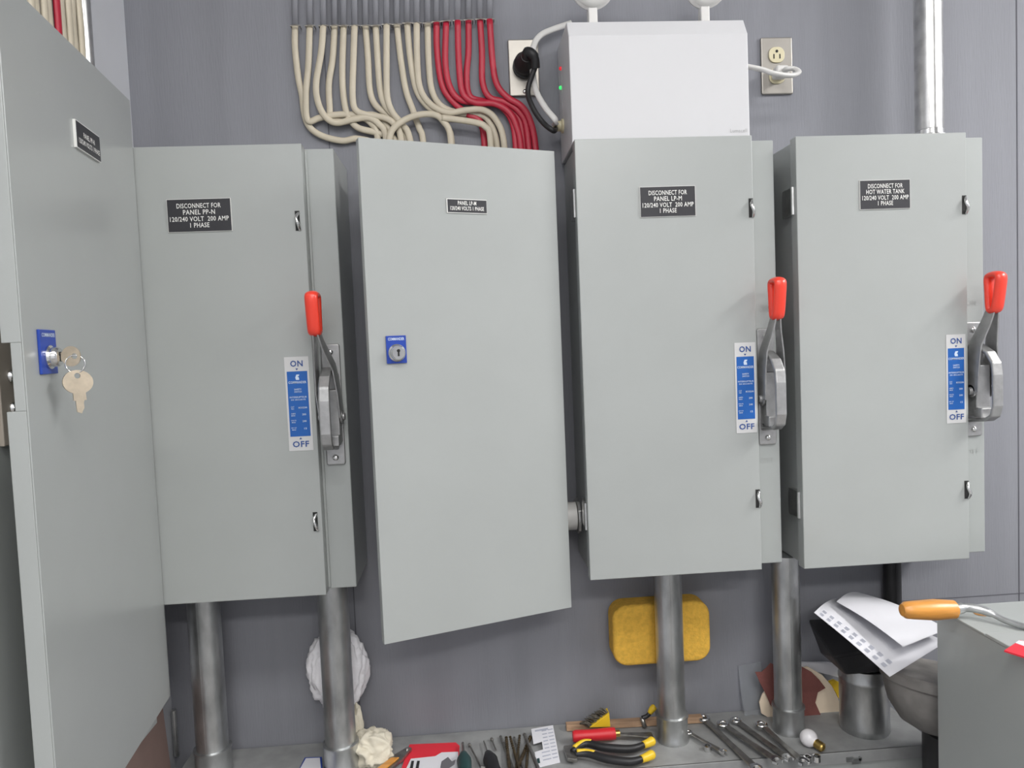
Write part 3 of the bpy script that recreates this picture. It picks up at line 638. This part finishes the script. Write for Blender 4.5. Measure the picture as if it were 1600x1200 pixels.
# folding knife
p, q = on(640, 1167, .010), on(588, 1208, .010); dr = (q-p).normalized(); sd = dr.cross(Z).normalized()
t = empty('utility_knife', q, 'dark-framed knife with orange-brown handle left of the red package', 'knife')
obj('frame', [pm([p+sd*.004, p-sd*.005, p.lerp(q, .4)-sd*.012, q-sd*.012, q+sd*.012, p.lerp(q, .45)+sd*.011], (0, 0, -.006))], STEEL, t, bevel=.001)
obj('handle_inlay', [pm([p.lerp(q, .42)-sd*.007, q-sd*.008, q+sd*.006, p.lerp(q, .5)+sd*.005], (0, 0, .003))], HWOOD, t, bevel=.001)
obj('rivet', [lt([(.003, 0), (.0028, .0015), (0, .002)], p.lerp(q, .08), Z, 10)], CHROME, t)
# blue and white packet at far left
pts = [on(u, v, .008) for u, v in ((476, 1183), (503, 1182), (505, 1225), (455, 1225))]
t = empty('packet', pts[0], 'small blue-edged white packet left of the second conduit', 'packet')
obj('tray', [pm(pts, (0, 0, -.008))], BLUED, t, bevel=.001)
obj('card_face', [pm([pts[0].lerp(pts[2], .07), pts[1].lerp(pts[3], .07), pts[2].lerp(pts[0], .05), pts[3].lerp(pts[1], .05)], (0, 0, .0012))], PAPER, t)
# wooden stick lying behind
p, q = on(886, 1141, .006), on(1100, 1128, .006)
b = bmesh.new(); dr = (q-p).normalized(); sd = dr.cross(Z).normalized(); prism(b, [p-sd*.007-Z*.005, p+sd*.007-Z*.005, q+sd*.007-Z*.005, q-sd*.007-Z*.005], (0, 0, .011))
for v in b.verts: v.co.y = min(v.co.y+.012, .158)
o = obj('wooden_stick', b, WOOD, bevel=.001); tag(o, 'pale wooden stick lying along the wall behind the pliers', 'stick')
# brush with yellow block
t = empty('brush', on(925, 1135), 'worn paint brush with yellow block leaning behind the red-handled tool', 'brush')
Yb = .11
obj('ferrule', [pm([P(u, v, Yb) for u, v in ((921, 1137), (952, 1114), (954, 1136))], (0, .02, 0))], YEL, t, bevel=.001)
b = bmesh.new()
for i in range(80):
    s = random.random(); a_ = P(921+31*s, 1136-22*s, Yb+random.uniform(.002, .018)); e = P(906+(940-906)*s+random.uniform(-3, 3), 1134-26*s**.8+random.uniform(-3, 3), Yb+random.uniform(.0, .02))
    tube(b, [a_, a_.lerp(e, .6)+Z*.002, e], [.0014, .0012, .0004], 5)
obj('bristles', b, mat('bristle', (.10, .09, .07), .8, mottle=.5, scale=200), t, smooth=True)
# red-handled chisel
p, q = on(894, 1151, .014), on(961, 1146, .014)
t = empty('chisel', q, 'steel-shanked tool with a round red handle above the yellow-black pliers', 'hand tool')
L = (q-p).length; dr = (q-p).normalized()
obj('handle', [lt([(0, 0), (.0085, .001), (.0105, .006), (.0095, L*.45), (.0105, L*.9), (.010, L), (0, L)], p, dr, 18)], RED, t, smooth='auto')
obj('ferrule', [lt([(.006, 0), (.006, .008), (0, .008)], q, dr, 14)], BRASS, t, smooth='auto')
e = on(1020, 1148, .010); obj('blade', [pm([q+dr*.006+Vector((0, .003, 0)), q+dr*.006-Vector((0, .004, 0)), e-Vector((0, .009, 0)), e+Vector((0, .009, 0))], (0, 0, -.003))], STEEL, t, bevel=.0006)
# pliers
def pliers(name, hpts1, hpts2, jaw, label, yend=True):
    t = empty(name, jaw[0], label, 'pliers')
    for i, hp in enumerate((hpts1, hpts2)):
        sp = spline(hp, 6); n = len(sp); k = int(n*.26)
        h = obj('handle', [tb(sp, [.0045+.0025*math.sin(math.pi*min(1, j/n*1.2)) for j in range(n)], 12)], BLK, t, smooth=True)
        obj('yellow_end', [tb(sp[-k:], [.0062+.0022*(j/k) for j in range(k-1)]+[.006], 12)], YEL, h, smooth=True)
        obj('yellow_inlay', [tb([s_+Z*.0035+Vector((0, .0015, 0)) for s_ in sp[1:int(n*.3)]], [.004]*(int(n*.3)-1), 8)], YEL, h, smooth=True)
    obj('jaw', [pm([j_ for j_ in jaw], (0, 0, -.007))], STEEL, t, bevel=.0015)
    return t
hh = .013
pliers('pliers', [on(894, 1174, hh), on(915, 1162, hh), on(945, 1168, hh), on(985, 1170, hh), on(1008, 1163, hh), on(1021, 1157, hh)],
       [on(898, 1178, hh), on(920, 1178, hh), on(950, 1186, hh), on(985, 1190, hh), on(1005, 1185, hh), on(1021, 1178, hh)],
       [on(880, 1165, .012), on(898, 1162, .012), on(902, 1186, .012), on(886, 1184, .012)], 'pliers with yellow and black grips lying nearest the trough edge')
t = empty('pliers', on(1015, 1130), 'yellow-tipped pliers standing out behind the conduit with the sponge', 'pliers')
sp = spline([P(1003, 1122, .12), P(1012, 1118, .12), P(1019, 1108, .12), P(1024, 1104, .12)], 5)
obj('handle', [tb(sp[:8], .004, 10)], BLK, t, smooth=True); obj('yellow_end', [tb(sp[7:], [.0045, .005, .0055, .006, .006, .0062, .006, .0055, .004][:len(sp)-7], 10)], YEL, t, smooth=True)
obj('jaw', [tb([P(1003, 1122, .12), on(1008, 1136, .004)], .004, 8)], STEEL, t, smooth=True)
# wrenches
def wrench(a, b_, r, label, h=.006, openend=True):
    r = r*1.12
    p, q = on(*a, h), on(*b_, h); dr = (q-p).normalized(); sd = dr.cross(Z).normalized()
    t = empty('wrench', p, label, 'wrench', 'wrenches lying between the two right conduits')
    obj('shaft', [pm([p+dr*r+sd*r*.6, p.lerp(q, .5)+sd*r*.5, q-dr*r*.8+sd*r*.7, q-dr*r*.8-sd*r*.7, p.lerp(q, .5)-sd*r*.5, p+dr*r-sd*r*.6], (0, 0, .0035))], STEEL, t, bevel=.001)
    obj('ring_end', [tb([p+Z*.002+(dr*math.cos(j*math.pi/10)+sd*math.sin(j*math.pi/10))*r*.85 for j in range(20)], r*.36, 10, closed=True)], CHROME, t, smooth=True)
    cfr = [(1.0, -.9), (.2, -1.25), (-.9, -.9), (-1.1, 0), (-.9, .9), (.2, 1.25), (1.0, .9), (.9, .5), (-.1, .55), (-.3, 0), (-.1, -.55), (.9, -.5)]
    obj('open_end', [pm([q+dr*r*x_+sd*r*y_*.9 for x_, y_ in cfr], (0, 0, .005))], CHROME, t, bevel=.0008)
wrench((1100, 1124), (1181, 1202), .0085, 'long combination wrench, leftmost of the slanted row')
wrench((1130, 1133), (1213, 1190), .0085, 'combination wrench, second in the slanted row', .010)
wrench((1150, 1127), (1231, 1186), .0075, 'combination wrench, third in the slanted row', .006)
wrench((1190, 1134), (1254, 1192), .0080, 'combination wrench, rightmost, ending near the light bulb', .010)
wrench((1076, 1146), (1130, 1177), .0055, 'small wrench beside the conduit, apart from the row', .005)
# sockets scattered beside
for (u, v, ds) in ((1106, 1173, 'beside the small wrench'), (1276, 1189, 'in front of the light bulb'), (1262, 1190, 'at the end of the rightmost wrench')):
    p = on(u, v, 0); o = obj('socket', [lt([(.0035, 0), (.0065, 0), (.0065, .009), (.004, .0095), (.0035, .004), (0, .004)], p, Z, 16)], CHROME, smooth='auto', loc=p); tag(o, 'small chrome socket '+ds, 'socket')
# light bulb
r = .0145; c = on(1264, 1166, 0)+Z*r; e = on(1296, 1176, .007); dr = (e-c).normalized()
t = empty('light_bulb', c-Z*r, 'small white globe light bulb with brass screw base', 'light bulb')
obj('globe', [lt([(0, -r)]+[(r*math.sin(a_), -r*math.cos(a_)) for a_ in [k*math.pi/14 for k in range(1, 12)]]+[(.0078, r*.93), (.0076, r*.97)], c, dr, 24)], GLOBE, t, smooth=True)
obj('screw_base', [lt([(.0078, r*.93)]+[(.0080 if k % 2 else .0068, r*.97+k*.0018) for k in range(8)]+[(.004, r*.97+.0155), (0, r*.97+.0165)], c, dr, 20)], BRASS, t, smooth=True)

# ------------------------------------------------------------------ sheet, board, sandpaper behind the right conduit
Yc = .135
t = empty('plastic_sleeve', P(1175, 1130, Yc), 'clear plastic sheet leaning on the wall left of the maroon sandpaper', 'plastic sheet')
obj('film', [pm([P(u, v, yy) for u, v, yy in ((1153, 1040, .157), (1188, 1034, .157), (1196, 1090, .145), (1200, 1128, .135), (1166, 1132, .135), (1158, 1090, .148))], (0, -.0012, 0))], CLEAR, t)
pts = [(1187, 1098), (1192, 1085), (1205, 1070), (1230, 1050), (1262, 1042), (1285, 1055), (1300, 1072), (1310, 1092), (1314, 1110), (1313, 1149), (1290, 1142), (1262, 1128), (1235, 1128), (1205, 1124), (1190, 1115)]
b = bmesh.new(); prism(b, [P(u, v, .128) for u, v in pts], (0, .004, 0))
o = obj('board', b, CREAM, bevel=.0006); tag(o, 'cream curved cardboard piece leaning on the wall behind the conduit', 'board')
pts = [(1180, 1050), (1190, 1050), (1198, 1043), (1204, 1036), (1212, 1040), (1250, 1040), (1268, 1050), (1280, 1062), (1290, 1075), (1278, 1082), (1274, 1098), (1283, 1118), (1258, 1121), (1240, 1118), (1215, 1112), (1204, 1102), (1197, 1085), (1188, 1068)]
b = bmesh.new(); prism(b, [P(u, v, .122) for u, v in pts], (0, .0012, 0))
o = obj('sandpaper', b, MAROON); tag(o, 'torn maroon sandpaper in front of the cream board', 'sandpaper')
b = bmesh.new(); prism(b, [P(u, v, .142) for u, v in ((1240, 1036), (1296, 1036), (1312, 1040), (1316, 1060), (1302, 1056), (1285, 1052), (1262, 1046))], (0, .006, 0))
o = obj('paper_scrap', b, PAPER); tag(o, 'white paper scrap behind the top of the cream board', 'paper')
b = bmesh.new(); prism(b, [P(u, v, .1335) for u, v in ((1296, 1066), (1304, 1063), (1314, 1068), (1315, 1080), (1311, 1092), (1306, 1082))], (0, .006, 0))
o = obj('orange_scrap', b, YEL); tag(o, 'small orange scrap beside the galvanised can', 'scrap')

# ------------------------------------------------------------------ can, dark bin, dusty hood, papers
b0 = on(1366, 1150); cc = Vector((b0.x-.002, .067, ZT)); r = .0415
t = empty('metal_can', cc, 'galvanised round metal can on the trough under the papers', 'can')
H = P(1366, 1040, .06).z-ZT
obj('body', [lt([(0, 0), (r*.96, 0), (r, .004), (r, .012), (r*.985, .016), (r*.985, H*.78), (r*1.02, H*.80), (r*1.02, H*.84), (r*.985, H*.86), (r*.985, H), (0, H)], cc, Z, 36)], GALV, t, smooth='auto')
# dark tapered bin standing on the can
za = ZT+H+.001; zb_ = P(1300, 968, .09).z
b = bmesh.new()
bl = [(cc.x-.052, .03), (cc.x+.04, .03), (cc.x+.04, .12), (cc.x-.052, .12)]; tl = [(P(1276, 965, .05).x+.004, .005), (cc.x+.05, .03), (cc.x+.05, .10), (P(1276, 965, .05).x+.008, .10)]
lo = [b.verts.new((x_, y_, za)) for x_, y_ in bl]; hi = [b.verts.new((x_, y_, zb_-(.03 if i in (0, 1) else 0))) for i, (x_, y_) in enumerate(tl)]
b.faces.new(lo); b.faces.new(hi[::-1])
for i in range(4): b.faces.new((lo[i], lo[(i+1) % 4], hi[(i+1) % 4], hi[i]))
o = obj('plastic_bin', b, BLK, bevel=.004); tag(o, 'black tapered bin under the white papers', 'bin')
# dusty hood, round, tilted, behind the grey cabinet
hc = P(1464, 1050, -.055); hr = .078
b = bmesh.new(); lathe(b, [(hr, .0), (hr+.004, .004), (hr+.004, .016), (hr-.002, .02), (hr*.97, .03), (hr*.86, .055), (hr*.62, .08), (hr*.3, .092), (0, .095)], (hc.x, -.055, hc.z), Vector((-.15, -.10, -.98)), 44)
lathe(b, [(hr, 0), (hr-.004, .003), (0, .004)], (hc.x, -.055, hc.z), Vector((-.15, -.10, -.98)), 44)
o = obj('hard_hat_shell', b, DUST, smooth='auto'); o.name = 'dusty_bowl'; tag(o, 'dusty grey round bowl half hidden behind the cabinet', 'bowl')
b = bmesh.new(); lathe(b, [(0, 0), (.045, 0), (.050, .02), (.052, hc.z-.100-FL), (.0, hc.z-.100-FL)], (hc.x+.035, -.055, FL), Z, 28)
o = obj('drum', b, BLK, smooth='auto'); tag(o, 'narrow black drum under the dusty bowl, behind the cabinet', 'drum')
# two sheets of paper
def sheet(A, B, Cq, Dq, sag, name, label, txt):
    nu, nv = 16, 12; b = bmesh.new(); g = []
    def f(s, t_):
        p = A.lerp(B, s).lerp(Dq.lerp(Cq, s), t_); return p+Z*(sag*math.sin(math.pi*t_*.9)*(.6+.4*s)+.006*math.sin(math.pi*s)*(1-t_))
    for s_ in (0, 1): g.append([[b.verts.new(f(i/nu, j/nv)-Z*.0006*s_) for j in range(nv+1)] for i in range(nu+1)])
    for q in g:
        for i in range(nu):
            for j in range(nv): b.faces.new((q[i][j], q[i+1][j], q[i+1][j+1], q[i][j+1]))
    t = empty(name, A, label, 'paper'); obj('sheet', b, PAPER, t, smooth=True)
    if txt:
        b = bmesh.new()
        for i in range(txt):
            for k in range(2):
                s0, s1 = .05+k*.09, .11+k*.09; t0 = .06+i*.9/txt; t1 = t0+.45/txt
                for m_ in range(3):
                    a0 = s0+(s1-s0)*m_/3; a1 = a0+(s1-s0)*.16
                    b.faces.new([b.verts.new(f(s, q)+Z*.0008) for s, q in ((a0, t0), (a1, t0), (a1, t1), (a0, t1))])
        obj('printed_text', b, PINK, t)
# s runs A->B, t runs A->D (front edge)
A = P(1272, 957, .02); Dq = P(1390, 1058, -.138); B = P(1312, 934, .13); Cq = P(1478, 1004, -.07)
sheet(A, B, Cq, Dq, .004, 'paper_sheet', 'white printed sheet draped lowest over the black bin', 9)
A = P(1307, 940, .045); Dq = P(1411, 1012, -.115); B = P(1340, 925, .12); Cq = P(1480, 985, -.07)
sheet(A, B, Cq, Dq, .008, 'paper_sheet', 'blank white sheet lying on top of the printed sheet', 0)
# ------------------------------------------------------------------ grey cabinet at the right
c = P(1461.5, 948, -.14); x0, zt = c.x, c.z
sy = PZ(1540, 990, zt).y
t = empty('equipment_cabinet', (x0+.2, -.35, FL), 'grey metal cabinet in the right foreground with a trowel on its top', 'cabinet')
obj('body', [bxo(x0+.001, x0+.42, -.62, -.141, FL, zt-.003)], PAINT, t, bevel=.0015)
obj('top_panel', [bxo(x0, x0+.421, sy, -.14, zt-.003, zt)], PAINT, t, bevel=.001)
obj('lid', [bxo(x0, x0+.421, -.622, sy-.002, zt-.003, zt+.0015)], PAINTD, t, bevel=.001)
q = PZ(1535, 959, zt); b = bmesh.new(); prism(b, [(q.x+.013*math.cos(k)*(.8+.3*random.random()), q.y+.011*math.sin(k)*(.8+.3*random.random()), zt) for k in [j*.628 for j in range(10)]], (0, 0, .0004))
obj('rust_patch', b, RUST, t)
# trowel
p, q = P(1408, 941, -.19), P(1493, 940, -.19); hz = zt+.0145
p.z = hz+.004; q.z = hz
t = empty('trowel', q-Z*.012, 'trowel with varnished orange wood handle and curved steel tang on the grey cabinet', 'trowel')
L = (q-p).length
obj('handle', [lt([(0, 0), (.008, .001), (.0115, .006), (.0125, .016), (.0135, L*.4), (.0145, L*.6), (.0135, L*.8), (.0125, L*.97), (.010, L), (0, L)], p, (q-p), 24)], HWOOD, t, smooth='auto')
tp = [q-(q-p)*.02, q+X*.02+Z*.001, q+X*.038+Vector((0, -.01, -.002)), q+X*.052+Vector((0, -.035, -.0085)), q+X*.075+Vector((0, -.075, -.010)), q+X*.10+Vector((0, -.11, -.0102)), q+X*.14+Vector((0, -.14, -.0102))]
obj('tang', [tb(spline(tp, 6), [.0075]*4+[.006]*10+[.0042]*23, 12)], GALV, t, smooth=True)
bl = [q+X*.13+Vector((0, -.13, -.0125)), q+X*.19+Vector((0, -.10, -.0125)), q+X*.27+Vector((0, -.22, -.0125)), q+X*.15+Vector((0, -.20, -.0125))]
obj('blade', [pm([(v_.x, v_.y, zt+.0018) for v_ in bl], (0, 0, .0014))], STEEL, t, bevel=.0004)
# red and white card on the cabinet
pts = [PZ(u, v, zt+.004) for u, v in ((1569, 1016), (1594, 1000), (1640, 1012), (1620, 1032))]
t = empty('card', pts[0], 'red card with a white corner on the grey cabinet top', 'card')
obj('red_face', [pm(pts, (0, 0, -.0022))], CARD, t)
obj('white_mark', [pm([pts[1].lerp(pts[0], .08)+Z*.0001, pts[1].lerp(pts[0], .3), pts[1].lerp(pts[3], .35), pts[1].lerp(pts[2], .3)], (0, 0, .0005))], PAPER, t)
# ------------------------------------------------------------------ brown board low on the left wall
b = bmesh.new(); prism(b, [(XL+.03, -.28, ZT-.3), (XL+.03, .09, ZT-.3), (XL+.003, .09, -.875), (XL+.003, -.28, -.875)], (.010, 0, 0))
o = obj('brown_board', b, BRWOOD, bevel=.001); tag(o, 'brown board leaning on the left wall beneath the panel', 'board')
